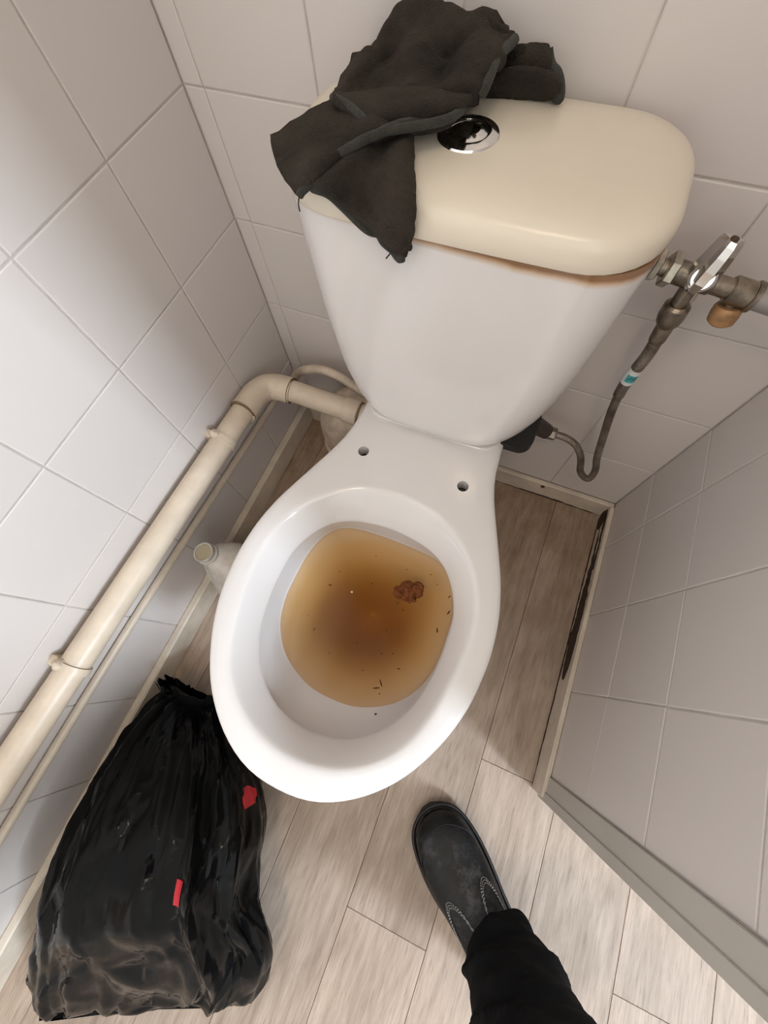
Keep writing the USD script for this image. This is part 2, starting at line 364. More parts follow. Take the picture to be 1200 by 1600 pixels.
tiled_wall('wall_back', 'white tiled wall behind the cistern', 1, 0.0, -1, [0.0] + [0.027 + 0.149 * i for i in range(5)] + [W],
           box(-0.06, 0.0010, 0, W + 0.08, 0.06, TOP), box(-0.06, 0.001, TOP, W + 0.08, 0.06, CEIL))
tiled_wall('wall_right', 'short white tiled wall at the right of the toilet', 0, W, -1, [0.0, -0.1085, -0.2585, -0.4085, -0.5575],
           box(W + 0.0010, Y_END, 0, W + 0.075, 0.0, TOP), box(W + 0.001, Y_END, TOP, W + 0.075, 0.0, CEIL))
hall = thing('wall_hall', 'plain plaster wall of the lobby beyond the toilet', kind='structure')
obj('plaster', box(W + 0.075, Y_END, 0, XH + 0.08, Y_END + 0.07, CEIL), M['plaster'], hall)
front = thing('wall_front', 'plain plaster wall facing the toilet', kind='structure')
obj('plaster', box(-0.06, YF - 0.06, 0, XH + 0.08, YF, CEIL), M['plaster'], front)
wy0, wy1, wz0, wz1 = WIN[1] - 0.20, WIN[1] + 0.20, WIN[2] - 0.40, WIN[2] + 0.40
far = thing('wall_far', 'plain plaster wall with the lobby window', kind='structure')
obj('plaster', cat(box(XH, YF, 0, XH + 0.08, Y_END, wz0), box(XH, YF, wz1, XH + 0.08, Y_END, CEIL),
                   box(XH, YF, wz0, XH + 0.08, wy0, wz1), box(XH, wy1, wz0, XH + 0.08, Y_END, wz1)), M['plaster'], far)
win = thing('window_1', 'white framed lobby window', kind='structure')
obj('window_frame', cat(box(XH, wy0, wz0, XH + 0.05, wy0 + 0.03, wz1), box(XH, wy1 - 0.03, wz0, XH + 0.05, wy1, wz1),
                        box(XH, wy0, wz0, XH + 0.05, wy1, wz0 + 0.03), box(XH, wy0, wz1 - 0.03, XH + 0.05, wy1, wz1)), M['skirting'], win)
obj('pane', box(XH + 0.02, wy0 + 0.03, wz0 + 0.03, XH + 0.024, wy1 - 0.03, wz1 - 0.03), M['pane'], win)
ceil_ = thing('ceiling', 'white plaster ceiling', kind='structure')
obj('plaster', box(-0.06, YF - 0.06, CEIL, XH + 0.08, 0.06, CEIL + 0.05), M['plaster'], ceil_)

floor = thing('floor', 'pale grey oak vinyl plank floor', kind='structure')
obj('underlay', box(-0.06, YF - 0.06, -0.03, XH + 0.08, 0.06, -0.0035), M['subfloor'], floor)
SEAM = [0.0] + [0.0735 + 0.1464 * i for i in range(18)]
ENDS = {0: [-0.31], 1: [-0.47], 2: [-1.30], 3: [-0.20, -1.42], 4: [-0.8913], 5: [-0.585], 6: [-1.25], 7: [-0.8175], 8: [-1.1], 9: [-1.5]}
for i in range(len(SEAM)):
    x0, x1 = SEAM[i], (SEAM[i + 1] if i + 1 < len(SEAM) else XH)
    if x0 >= XH:
        break
    x1 = min(x1, XH)
    ys = [0.0] + ENDS.get(i, [-1.2]) + [YF]
    if x0 > W + 0.08:
        ys = [Y_END] + [y for y in ENDS.get(i, [-1.2]) if y < Y_END] + [YF]
    for y1, y0 in zip(ys[:-1], ys[1:]):
        g = 0.0003
        obj('plank', box(x0 + g, y0 + g, -0.0035, x1 - g, y1 - g, 0.0, 0.0006), M['plank'], floor)

def skirting(name, label, m, mtl):
    t = thing(name, label, kind='structure')
    obj('board', m, mtl, t)
    return t
skirting('baseboard_left', 'cream painted skirting along the left wall', box(0.0, YF, 0.0, 0.016, 0.0, 0.066, 0.003), M['skirting'])
bb = skirting('baseboard_back', 'cream painted skirting under the back wall', box(0.016, -0.011, 0.0, W, 0.0, 0.056, 0.0022), M['skirting'])
obj('nail_head', rod((0.612, -0.0105, 0.046), (0.612, -0.0125, 0.046), 0.0045, 10), M['speck'], bb)
br = skirting('baseboard_right', 'cream skirting at the right with flaked paint and dark rotten wood', box(W - 0.009, Y_END, 0.0, W, -0.011, 0.060, 0.002), M['skirting'])
# flaked strips: ragged pieces of bare dark wood standing where the paint has gone
def ragged(y0, y1, zlo, zhi, seed, n=60, x=W - 0.0096, jag=0.006):
    ys = np.linspace(y0, y1, n)
    k = np.sin(np.linspace(0, np.pi, n)) ** 0.35
    a = meshkit.fbm(np.c_[ys * 70, np.zeros(n), np.full(n, seed)], 4, seed) - 0.5
    b = meshkit.fbm(np.c_[ys * 60, np.ones(n) * 5, np.full(n, seed)], 4, seed + 9) - 0.5
    lo, hi = np.interp(np.linspace(0, 1, n), np.linspace(0, 1, len(zlo)), zlo), np.interp(np.linspace(0, 1, n), np.linspace(0, 1, len(zhi)), zhi)
    c = (lo + hi) / 2
    lo, hi = c + (lo - c) * k + a * jag * k, c + (hi - c) * k + b * jag * k
    hi = np.maximum(hi, lo + 0.0004)
    rings = [[(x + 0.002, y, l), (x, y, l + 0.0001), (x, y, h - 0.0001), (x + 0.002, y, h)] for y, l, h in zip(ys, lo, hi)]
    return loft(rings)
obj('rotten_patch', ragged(-0.392, -0.050, [0.004, 0.008, 0.016, 0.022, 0.022], [0.048, 0.049, 0.046, 0.038, 0.030], 3, n=110, jag=.010), M['rot'], br)
obj('rotten_patch', ragged(-0.16, -0.012, [0.036, 0.040, 0.036], [0.050, 0.046, 0.052], 5, jag=0.01), M['rot'], br)
obj('rotten_patch', ragged(-0.59, -0.02, [0.0, 0.0, 0.0, 0.0], [0.005, 0.008, 0.006, 0.010], 8, n=160, jag=0.007), M['rot'], br)
obj('rotten_patch', ragged(-0.055, -0.010, [0.004, 0.002], [0.030, 0.052], 11, n=24, jag=0.012), M['rot'], br)
dv, df = ragged(-0.23, -0.012, [0.0, 0.0, 0.0], [0.002, 0.006, 0.004], 14, n=80, jag=0.006)
dv = np.c_[W - 0.006 + dv[:, 1], -0.0114 + (dv[:, 0] - (W - 0.0096)), dv[:, 2]]
obj('dirt_line', (dv, df[:, ::-1]), M['rot'], bb)
tr = thing('trim_1', 'grey painted wooden lining on the end of the right wall', kind='structure')
obj('lining_board', box(W - 0.0035, Y_END, 0.0, W + 0.0755, -0.5585, 2.1, 0.0012), M['trim_paint'], tr)
obj('edge_bead', box(W - 0.0055, Y_END - 0.004, 0.03, W + 0.0775, -0.5835, 2.1, 0.0012), M['trim_paint'], tr)

# ------------------------------------------------------------------ toilet
TX = 0.3765
def polar_ring(half, z, cy=-0.43, n=112, cx=TX):
    """closed ring from a half outline [(half width, y)] front tip to back, mirrored, resampled by angle about (cx, cy)"""
    h = np.array(half, float)
    s = np.r_[0, np.cumsum(np.linalg.norm(np.diff(h, axis=0), axis=1))]
    u = np.linspace(0, s[-1], 500)
    x, y = PchipInterpolator(s, h[:, 0])(u), PchipInterpolator(s, h[:, 1])(u)
    X, Y = np.r_[x, -x[::-1][1:-1]], np.r_[y, y[::-1][1:-1]] - cy
    a = np.unwrap(np.arctan2(Y, X))
    if a[-1] < a[0]:
        a, X, Y = a[::-1], X[::-1], Y[::-1]
    r = np.hypot(X, Y)
    t = np.linspace(-np.pi / 2, 1.5 * np.pi, n, endpoint=False)
    aa = np.r_[a - 2 * np.pi, a, a + 2 * np.pi]; rr = np.r_[r, r, r]
    o = np.argsort(aa)
    R = np.interp(t, aa[o], rr[o])
    R = np.real(np.fft.ifft(np.fft.fft(R) * np.exp(-(np.fft.fftfreq(n, 1 / n) / 30.0) ** 2)))
    return np.c_[cx + R * np.cos(t), cy + R * np.sin(t), np.full(n, z)]
OUT = [(0, -.663), (.024, -.6618), (.046, -.657), (.078, -.642), (.107, -.62), (.130, -.595), (.148, -.566), (.166, -.525), (.1765, -.484), (.1805, -.434), (.178, -.397), (.168, -.351), (.153, -.31), (.136, -.268), (.122, -.232), (.1125, -.2), (.109, -.17), (.108, -.12), (.107, -.05), (.10, -.026), (.05, -.02), (0, -.02)]
LIP = [(0, -.627), (.037, -.622), (.065, -.611), (.093, -.592), (.116, -.566), (.132, -.53), (.1415, -.49), (.1475, -.455), (.149, -.42), (.143, -.384), (.130, -.353), (.111, -.328), (.083, -.304), (.05, -.287), (0, -.280)]
LEDGE = [(0, -.604), (.04, -.598), (.068, -.584), (.092, -.562), (.112, -.53), (.1225, -.495), (.1275, -.45), (.1265, -.41), (.119, -.383), (.107, -.36), (.086, -.337), (.05, -.321), (0, -.315)]
WAT = [(0, -.570), (.03, -.568), (.06, -.558), (.09, -.540), (.112, -.515), (.125, -.487), (.131, -.45), (.130, -.40), (.121, -.355), (.105, -.329), (.085, -.317), (.055, -.311), (0, -.309)]
def mixr(a, b, t, z):
    r = a * (1 - t) + b * t
    r[:, 2] = z
    return r
def grow(r, d, z):
    """offset a ring outward by d in the plane"""
    p = r[:, :2]; t = np.roll(p, -1, 0) - np.roll(p, 1, 0); t /= np.linalg.norm(t, axis=1)[:, None]
    return np.c_[p + d * np.c_[t[:, 1], -t[:, 0]], np.full(len(p), z)]
o, l, g, w = polar_ring(OUT, .3765), polar_ring(LIP, .375), polar_ring(LEDGE, .331), polar_ring(WAT, .25)
def circ(cx, cy, rx, ry, z, n=112):
    t = np.linspace(-np.pi / 2, 1.5 * np.pi, n, endpoint=False)
    return np.c_[cx + rx * np.cos(t), cy + ry * np.sin(t), np.full(n, z)]
foot = polar_ring([(0, -.50), (.05, -.49), (.09, -.45), (.105, -.38), (.10, -.28), (.095, -.15), (.09, -.05), (.05, -.03), (0, -.03)], 0, cy=-.30)
shank = polar_ring([(0, -.54), (.06, -.525), (.10, -.48), (.115, -.40), (.105, -.28), (.092, -.15), (.085, -.06), (.05, -.04), (0, -.04)], .2, cy=-.30)
def basin(k, z, e=0.0):
    r = mixr(circ(TX, -.435, .13 * k, .128 * k, z), np.c_[(w[:, :2] - (TX, -.437)) * k + (TX, -.437), w[:, 2]], min(1, k ** 1.5), z)
    return grow(r, e, z)
BAS = [(.03, .1000), (.10, .1005), (.18, .1035), (.26, .1105), (.34, .1220), (.42, .1380), (.50, .1570), (.58, .1760), (.66, .1930), (.74, .2075), (.82, .2195), (.88, .2285), (.93, .2365), (.97, .2435)]
rings = [basin(k, z) for k, z in BAS] + [w,
         mixr(w, grow(g, .010, 0), .14, .2575), mixr(w, grow(g, .010, 0), .45, .274), mixr(w, grow(g, .010, 0), .85, .300), grow(g, .011, .318), grow(g, .009, .3245), grow(g, .003, .3255), grow(g, -.0005, .3285),
         g, mixr(g, l, .07, .3355), mixr(g, l, .32, .3480), mixr(g, l, .62, .3605), mixr(g, l, .85, .3692), mixr(g, l, .97, .3731), grow(l, .0020, .3752), grow(l, .0055, .3763), grow(l, .010, .3766),
         mixr(l, o, .55, .3766), grow(o, -.012, .3765), grow(o, -.006, .3758), grow(o, -.002, .3738), grow(o, -.0004, .3708), grow(o, 0, .366), grow(o, -.0006, .350), grow(o, -.004, .338), grow(o, -.012, .330),
         mixr(grow(o, -.016, 0), shank, .08, .30), mixr(grow(o, -.016, 0), shank, .25, .26), mixr(grow(o, -.016, 0), shank, .55, .215), mixr(grow(o, -.016, 0), shank, .85, .17), shank * (1, 1, 0) + (0, 0, .13), mixr(shank, foot, .6, .08), mixr(shank, foot, .95, .04), grow(foot, .004, .02), grow(foot, .006, .0005)]
pan_v, pan_f = loft(rings)
toilet = thing('toilet', 'white close-coupled toilet without a seat, brown water in the bowl and yellowed tank lid', 'toilet', at=(TX, -0.35, 0))
pm = trimesh.Trimesh(pan_v, pan_f, process=True)
if pm.volume < 0:
    pm.invert()
pan = m3.Manifold(m3.Mesh(np.array(pm.vertices, np.float32), np.array(pm.faces, np.uint32)))
HOLES = [(0.2975, -0.2315), (0.4520, -0.2330)]
for hx, hy in HOLES:
    pan = pan - m3.Manifold.cylinder(0.09, 0.0078, 0.0082, 32).translate((hx, hy, 0.30))
obj('bowl', pan, M['ceramic'], toilet, smooth=38)
for hx, hy in HOLES:
    obj('bolt_hole_bottom', rod((hx, hy, 0.3003), (hx, hy, 0.3560), 0.0076, 20), M['black_rubber'], toilet)
obj('deck_step', loft([rrect(TX, -.093, .106, .077, .03, .3755), rrect(TX, -.093, .1055, .0765, .03, .3785), rrect(TX, -.093, .103, .074, .028, .3805)]), M['ceramic'], toilet, smooth=40)
prof = [(.3830, .098, .004), (.3855, .107, .003), (.393, .1155, .001), (.405, .1225, 0), (.425, .1315, 0), (.455, .1405, 0), (.49, .1475, 0), (.53, .1525, 0), (.57, .1560, 0), (.62, .1590, 0), (.6765, .1618, 0)]
YB = -.016
tank_rings = []
for z, hw, ins in prof:
    yf = -.1725 + ins - .002 * min(1, (z - .383) / .1)
    tank_rings.append(rrect(TX + .001, (YB + yf) / 2, hw, (YB - yf) / 2, min(.050, hw * .5), z, bow=.004))
obj('tank', loft(tank_rings), M['tank'], toilet, smooth=40)
lid_r = []
for z, d, r in [(.6765, -.006, .055), (.6775, .0015, .060), (.679, .003, .062), (.686, .0035, .062), (.693, .0028, .062), (.6985, .0005, .060), (.7025, -.004, .058), (.7055, -.012, .052), (.7072, -.024, .042), (.7080, -.040, .03)]:
    lid_r.append(rrect(TX + .0005, -.0965, .1605 + d, .0815 + d, max(r + d * .5, .01), z, bow=.004))
obj('tank_lid', loft(lid_r), M['lid'], toilet, smooth=45)
BX, BY, BZ = .3665, -.1000, .7075
fb = obj('flush_button', cyl((BX, BY, BZ - .002), (BX, BY, BZ + .008), [(0, .0246), (.25, .0248), (.38, .0240), (.52, .0190), (.53, .0168), (.46, .0160), (.3, .0158)], 48), M['chrome'], toilet, smooth=30)
half = [(math.cos(t), math.sin(t)) for t in np.linspace(0, 2 * np.pi, 48, endpoint=False)]
def button_half(a0, a1, r=.0152):
    a = np.radians(np.linspace(a0, a1, 24))
    base = np.c_[BX + r * np.cos(a), BY + r * np.sin(a)]
    return loft([np.c_[base, np.full(24, BZ + .001)], np.c_[base, np.full(24, BZ + .0020)]] + [np.c_[(base - [BX, BY]) * q + [BX, BY], np.full(24, BZ + .0020 + .0034 * (1 - q * q))] for q in (.95, .8, .6, .4, .2, .05)])
obj('button_half', button_half(63, 215), M['chrome'], fb)
obj('button_half', button_half(218, 420), M['chrome'], fb)
obj('tank_gasket', loft([rrect(TX + .03, -.09, .115, .055, .02, .3600), rrect(TX + .03, -.09, .118, .058, .02, .3650), rrect(TX + .03, -.09, .118, .058, .02, .3790)]), M['black_rubber'], toilet, smooth=40)
ft = obj('fill_tail', cyl((.490, -.072, .352), (.547, -.060, .3135), [(0, .024), (.35, .022), (.5, .015), (1, .0125)], 20), M['brown_plastic'], toilet, smooth=40)

# the water, and what floats in it
wr = [basin(.02, .096)] + [basin(k, z - .0012, .002) for k, z in BAS] + [grow(w, .003, .2490), grow(w, .0028, .2500)]
water = obj('toilet_water', loft(wr), M['water'], None)
tag(water, 'murky brown water standing in the toilet bowl', 'water', kind='stuff')
rng = np.random.default_rng(4)
bl = [displaced((np.array(trimesh.creation.icosphere(3, r).vertices) * (1, 1, .55) + c, np.array(trimesh.creation.icosphere(3, r).faces)), .011, 160, 3 + i, 4)
      for i, (c, r) in enumerate([((.4275, -.3815, .2500), .0130), ((.4385, -.3720, .2505), .0115), ((.4145, -.3865, .2500), .0105), ((.4225, -.3735, .2510), .0105), ((.4330, -.3870, .2495), .0085)])]
lump = obj('waste_lump', cat(*bl), M['waste'], None, smooth=60)
tag(lump, 'dark brown clump floating in the murky bowl water', 'waste clump')
SPECKS = [(.3107, -.3913, .9, 40), (.3054, -.4174, 1.3, 10), (.3677, -.39, 1.0, 0), (.3115, -.4899, 1.1, 80), (.418, -.4494, 1.0, 0), (.4901, -.4188, 1.8, 110), (.4975, -.3867, 1.7, 70), (.4905, -.3632, 1.2, 50),
          (.4395, -.4761, 1.0, 20), (.4233, -.4828, .9, 0), (.4558, -.493, 1.2, 15), (.4384, -.5215, 2.3, -50), (.4349, -.5305, 2.3, 28), (.4423, -.5359, 1.0, 90), (.4065, -.5154, .7, 0), (.4301, -.4097, .9, 10),
          (.4122, -.3472, .6, 0), (.4509, -.3408, .8, 30), (.2939, -.4748, .6, 0), (.3827, -.4834, .5, 0), (.4190, -.4035, 1.1, 60), (.3560, -.345, .6, 15), (.466, -.352, .6, 0), (.349, -.513, .6, 70)]
OWN = {1: 'short dark strand floating left of the single pale speck', 5: 'slender dark strand floating near the right edge of the water',
       6: 'dark speck at the right water edge, lower of the two there', 7: 'dark speck at the right water edge, upper of the two there',
       11: 'dark strand near the front of the water, upper of the two almost crossing', 12: 'dark strand near the front of the water, lower of the two almost crossing',
       13: 'dark dot just in front of the two almost crossing strands', 10: 'speck left of its twin in the middle front of the water'}
for i, (x, y, sc, ang) in enumerate(SPECKS):
    e = trimesh.creation.icosphere(1, .0012)
    k = 2.0 if sc > 1.05 else 1.2
    e.vertices = e.vertices * (k * sc, .62 * sc ** .4, .6) + rng.normal(0, .00018, e.vertices.shape)
    e.apply_transform(trimesh.transformations.rotation_matrix(math.radians(ang), (0, 0, 1)))
    e.apply_translation((x, y, .2503))
    own = OWN.get(i)
    tag(obj('debris_speck', e, M['speck'], None), own or 'tiny dark speck floating on the brown bowl water', 'speck', 'dark specks on the bowl water')
e = trimesh.creation.icosphere(2, .0017); e.apply_translation((.3431, -.4145, .2503))
tag(obj('grit_speck', e, M['grit'], None), 'single pale speck floating left of the middle of the brown water', 'speck')
e = trimesh.creation.icosphere(2, .0016); e.vertices = e.vertices * (1, 1.5, .5)
e.apply_translation((.4480, -.5620, .2640))
tag(obj('stuck_speck', e, M['speck'], None), 'dark speck stuck on the white china in front of the water', 'speck')

# ------------------------------------------------------------------ pipes on the left
PX = .0285
def pz(y):
    return .2865 + (-.16 - y) * .048
pipe = thing('waste_pipe', 'cream painted waste pipe clipped along the left wall and turning to the pan', 'pipe', at=(PX, -.13, .28))
R0 = .0205
yA, yB_ = -.180, YF
obj('pipe_run', rod((PX, yA, pz(yA)), (PX, yB_, pz(yB_)), R0, 32, .0005), M['cream_pipe'], pipe, smooth=40)
c0 = np.array((PX, -.200, pz(-.200))); c1 = np.array((PX + .002, -.120, .2785)); c2 = np.array((.092, -.1085, .2700))
t = np.linspace(0, 1, 26)[:, None]
el = c0 * (1 - t) ** 2 * 1 + 2 * c1 * t * (1 - t) + c2 * t ** 2
el = np.array([(PX, -.192, pz(-.192)), (PX, -.170, .2850), (PX + .0005, -.150, .2830), (PX + .004, -.135, .2805), (PX + .012, -.1225, .2780), (PX + .024, -.1160, .2760), (PX + .040, -.1125, .2740), (.082, -.1105, .2718)])
obj('elbow', tube(spline(el, 40), .0245, 28), M['cream_pipe'], pipe, smooth=40)
obj('elbow_joint', rod((.0815, -.1105, .2718), (.0835, -.1104, .2716), .0249, 28, .0003), M['joint_dark'], pipe)
obj('elbow_joint', rod((PX, -.1915, pz(-.1915)), (PX, -.1935, pz(-.1935)), .0249, 28, .0003), M['joint_dark'], pipe)
obj('cross_pipe', rod((.078, -.1106, .2720), (.275, -.104, .2560), R0, 32, .0005), M['cream_pipe'], pipe, smooth=40)
obj('coupling', cyl((.192, -.1067, .2627), (.222, -.1057, .2600), [(0, .0222), (.1, .0240), (.9, .0240), (1, .0222)], 32), M['cream_pipe'], pipe, smooth=30)
obj('coupling_joint', rod((.2195, -.1058, .2605), (.224, -.1056, .2600), .0228, 28, .0003), M['joint_dark'], pipe)
for y in (-.262, -.667):
    z = pz(y)
    a = np.linspace(-.35 * np.pi, 1.1 * np.pi, 22)
    strap = loft([[(PX + r * math.cos(q), y + dy, z + r * math.sin(q)) for r, dy in ((R0, -.005), (R0 + .0028, -.005), (R0 + .0028, .005), (R0, .005))] for q in a])
    cl = obj('pipe_clip', cat(strap, box(0.0, y - .007, z - .016, PX - R0 + .004, y + .007, z + .016, .001), displaced((np.array(trimesh.creation.icosphere(2, .0075).vertices) + (PX - .006, y, z + R0 + .0015), np.array(trimesh.creation.icosphere(2, .0075).faces)), .008, 190, 5)), M['cream_pipe'], pipe, smooth=40)
    obj('clip_screw', rod((.018, y + .004, z - R0 - .008), (.026, y + .004, z - R0 - .004), .004, 12), M['pale_metal'], cl)
tag(obj('thin_pipe', tube(spline([(.0075, -.055, .183), (.0075, -.36, .201), (.0075, -.59, .213), (.0075, -1.0, .219), (.0075, YF, .235)], 60), .0068, 14), M['cream_pipe'], None, smooth=40),
    'thin cream pipe along the left wall just under the thick waste pipe', 'pipe')
sp = thing('soil_pipe', 'grimy cream soil pipe connector in the corner behind the bowl', 'pipe', at=(.15, -.07, 0))
bend = spline([(.160, -.066, 0.0), (.160, -.066, .08), (.162, -.066, .13), (.172, -.066, .172), (.205, -.067, .190), (.268, -.070, .186)], 40)
rad = np.interp(np.linspace(0, 1, 40), [0, .30, .45, .6, .75, 1], [.055, .057, .060, .0605, .057, .053])
obj('bend', tube(bend, rad, 36), M['cream_dirty'], sp, smooth=40)
obj('collar', cyl((.160, -.066, .045), (.160, -.066, .085), [(0, .057), (.1, .062), (.9, .062), (1, .057)], 36), M['cream_dirty'], sp, smooth=35)
obj('collar', cyl((.228, -.068, .190), (.252, -.069, .188), [(0, .056), (.15, .0605), (.85, .0605), (1, .056)], 36), M['cream_dirty'], sp, smooth=35)
tag(obj('small_hose', tube(spline([(.034, -.050, .150), (.036, -.048, .190), (.050, -.048, .232), (.078, -.046, .257), (.112, -.045, .270), (.145, -.047, .272), (.175, -.052, .268), (.215, -.06, .262)], 50), .0085, 14), M['cream_dirty'], None, smooth=40),
    'thin off-white hose arching over the soil pipe behind the bowl', 'hose')

# ------------------------------------------------------------------ bottle
bt = thing('plastic_bottle', 'dusty white plastic bottle without a cap, wedged between bowl and left wall', 'bottle', at=(.10, -.43, 0))
n = 48
body = []
for z, cx, cy, rx, ry in [(.0, .096, -.455, .050, .052), (.004, .096, -.455, .058, .060), (.04, .096, -.455, .059, .061), (.10, .096, -.453, .058, .058), (.135, .095, -.448, .057, .050), (.158, .090, -.443, .051, .043), (.172, .080, -.441, .040, .034), (.180, .0705, -.442, .030, .026), (.186, .063, -.4435, .0225, .0200), (.1895, .0575, -.4450, .0172, .0165)]:
    body.append(circ(cx, cy, rx, ry, z, n))
ax0, ax1 = np.array((.0560, -.4453, .1870)), np.array((.0545, -.4462, .2110))
obj('body', loft(body), M['bottle'], bt, smooth=50)
nk = obj('neck', cyl(ax0, ax1, [(-.1, .0180), (.15, .0176), (.30, .0176), (.34, .0200), (.44, .0200), (.48, .0174), (.66, .0173), (.70, .0188), (.95, .0186), (1.0, .0176), (.98, .0150), (.6, .0146)], 36), M['bottle'], bt, smooth=30)
L = (ax1 - ax0) / np.linalg.norm(ax1 - ax0)
obj('liner', rod(ax1 - L * .010, ax1 - L * .0025, .0152, 28, .0006), M['bottle_inside'], nk)
obj('seam_ridge', tube(spline([(.055, -.462, .186), (.058, -.471, .172), (.066, -.484, .150), (.073, -.496, .120), (.076, -.504, .085), (.077, -.508, .04), (.077, -.508, .008)], 30), .0026, 8), M['bottle'], bt, smooth=50)

# ------------------------------------------------------------------ stop valve and flexible hose on the right
def hexnut(p0, p1, r, rot=0.0):
    return cyl(p0, p1, [(0, r * .88), (.14, r), (.86, r), (1, r * .88)], 6, rot)
VA, VB = np.array((.538, -.050, .6085)), np.array((W, -.050, .5850))
def along(x):
    return VA + (VB - VA) * (x - VA[0]) / (VB[0] - VA[0])
valve = thing('stop_valve', 'tarnished stop valve with lever handle beside the cistern', 'valve', at=along(.60))
obj('shank', rod(along(.536), along(.575), .0078, 20), M['dull_metal'], valve, smooth=30)
obj('nut', hexnut(along(.5525), along(.5595), .0148, .3), M['pale_metal'], valve)
obj('nut', hexnut(along(.5655), along(.5750), .0158, .1), M['pale_metal'], valve)
obj('valve_body', cat(rod(along(.5740), along(.6120), .0108, 28, .001), rod(along(.6110), along(.6290), .0090, 24, .001)), M['dull_metal'], valve, smooth=35)
obj('tee', cat(rod(along(.6280), along(.6480), .0125, 28, .0012), cyl(along(.6475), along(.6520), [(0, .0125), (.3, .0140), (1, .0140)], 28)), M['dull_metal'], valve, smooth=35)
obj('supply_pipe', rod(along(.650), along(W - .0001), .0105, 24, .0004), M['steel_pipe'], valve, smooth=40)
# outlet towards the hose, and a capped branch
A0 = along(.5955)
A1 = np.array((.5965, -.0530, .5660))
ot = obj('outlet', rod(A0, A1 + (A0 - A1) * .1, .0082, 22), M['dull_metal'], valve, smooth=35)
B0, B1 = along(.6370), np.array((.6400, -.0560, .5705))
obj('branch', rod(B0, B0 + (B1 - B0) * .75, .0072, 20), M['dull_metal'], valve, smooth=35)
obj('branch_cap', cyl(B0 + (B1 - B0) * .45, B1 + (B1 - B0) * .10, [(0, .0112), (.12, .0128), (.45, .0132), (.85, .0124), (1, .0095)], 28), M['brass'], valve, smooth=35)
# lever: a hub on the front of the body and a winged blade pointing up and right
hub0, hub1 = along(.5975) + (0, 0, .004), along(.5975) + (-.001, -.016, .012)
lev = obj('lever', cyl(hub0, hub1, [(0, .0100), (.3, .0118), (.9, .0118), (1, .0095)], 24), M['chrome'], valve, smooth=30)
hc = hub1 + (0, .004, -.002)
dirn = np.array((.006, .010, .052)); dirn /= np.linalg.norm(dirn)
nrm = np.array((-.05, -.85, .5)); nrm -= dirn * nrm.dot(dirn); nrm /= np.linalg.norm(nrm)
sd = np.cross(dirn, nrm)
bl = []
for s, wd, th, up in [(-.016, .0040, .003, -.002), (-.012, .0090, .0075, .000), (-.002, .0135, .0105, .002), (.010, .0135, .0110, .003), (.022, .0120, .0105, .0035), (.031, .0108, .0095, .003), (.0350, .0090, .0075, .002)]:
    c = hc + dirn * s + nrm * up
    prof6 = [(-1, -.6), (-.50, .10), (-.30, .90), (.30, 1.0), (.50, .15), (1, -.6), (.6, -.9), (-.6, -.9)]
    bl.append([c + sd * wd * a + nrm * th * b for a, b in prof6])
obj('lever_blade', loft(bl), M['chrome'], lev)
tip = hc + dirn * .0345 + nrm * .002
obj('lever_screw', rod(tip - dirn * .001, tip + dirn * .0022, .0034, 14), M['speck'], lev)

hose = thing('braided_hose', 'braided steel hose hanging in a loop from the stop valve to the cistern', 'hose', at=(.60, -.055, .45))
hp = spline([(.5980, -.0540, .558), (.6000, -.0550, .535), (.6024, -.0562, .505), (.6015, -.057, .473), (.6060, -.057, .425), (.6160, -.057, .378), (.6290, -.058, .328), (.6450, -.060, .272), (.6545, -.0625, .240), (.6520, -.0655, .224), (.6390, -.067, .232), (.6240, -.066, .262), (.6120, -.064, .288), (.5930, -.061, .3075), (.5730, -.060, .3135), (.5560, -.060, .3130)], 160)
hr = np.full(160, .0058); hr[:42] = .0072
obj('braid', tube(hp, hr, 18), M['braid'], hose, smooth=40)
obj('union_nut', cyl(A1 + (0, .0, .010), np.array((.5985, -.0545, .5490)), [(0, .0100), (.1, .0128), (.55, .0132), (.8, .0120), (1, .0085)], 26), M['dull_metal'], hose, smooth=30)
obj('ferrule', cyl((.5985, -.0543, .5520), (.6006, -.0553, .5280), [(0, .0085), (.1, .0090), (.85, .0088), (1, .0080)], 22), M['dull_metal'], hose, smooth=30)
obj('end_nut', hexnut((.5625, -.060, .3133), (.5480, -.060, .3128), .0105, .2), M['dull_metal'], hose)
ti = [i for i in range(160) if abs(hp[i][2] - .4730) < .0135]
tagm = obj('hose_tag', tube(hp[ti], .0079, 20), M['paper'], hose, smooth=40)
k0, k1 = hp[ti[2]], hp[ti[-3]]
ax = (k1 - k0) / np.linalg.norm(k1 - k0)
frontv = np.array((-.25, -1.0, .45)); frontv -= ax * frontv.dot(ax); frontv /= np.linalg.norm(frontv); side = np.cross(ax, frontv)
def band(r, a0, a1, s0, s1, m=9):
    rows = []
    for s in np.linspace(s0, s1, 8):
        c = k0 + (k1 - k0) * s
        rows.append([c + r * (math.cos(a) * frontv + math.sin(a) * side) for a in np.linspace(a0, a1, m)])
    inner = [[c + (p - (k0 + (k1 - k0) * s)) * .97 for c, p in ((k0 + (k1 - k0) * s, q) for q in row)] for s, row in zip(np.linspace(s0, s1, 8), rows)]
    return loft([list(a) + list(b)[::-1] for a, b in zip(rows, inner)])
obj('printed_label', band(.0084, -1.15, .45, .05, 1.0), M['teal'], tagm)
obj('label_print', cat(*[band(.0086, a, a + .12, s, s + .5) for a, s in ((-.9, .15), (-.6, .2), (-.3, .12), (.0, .3))]), M['ink'], tagm)

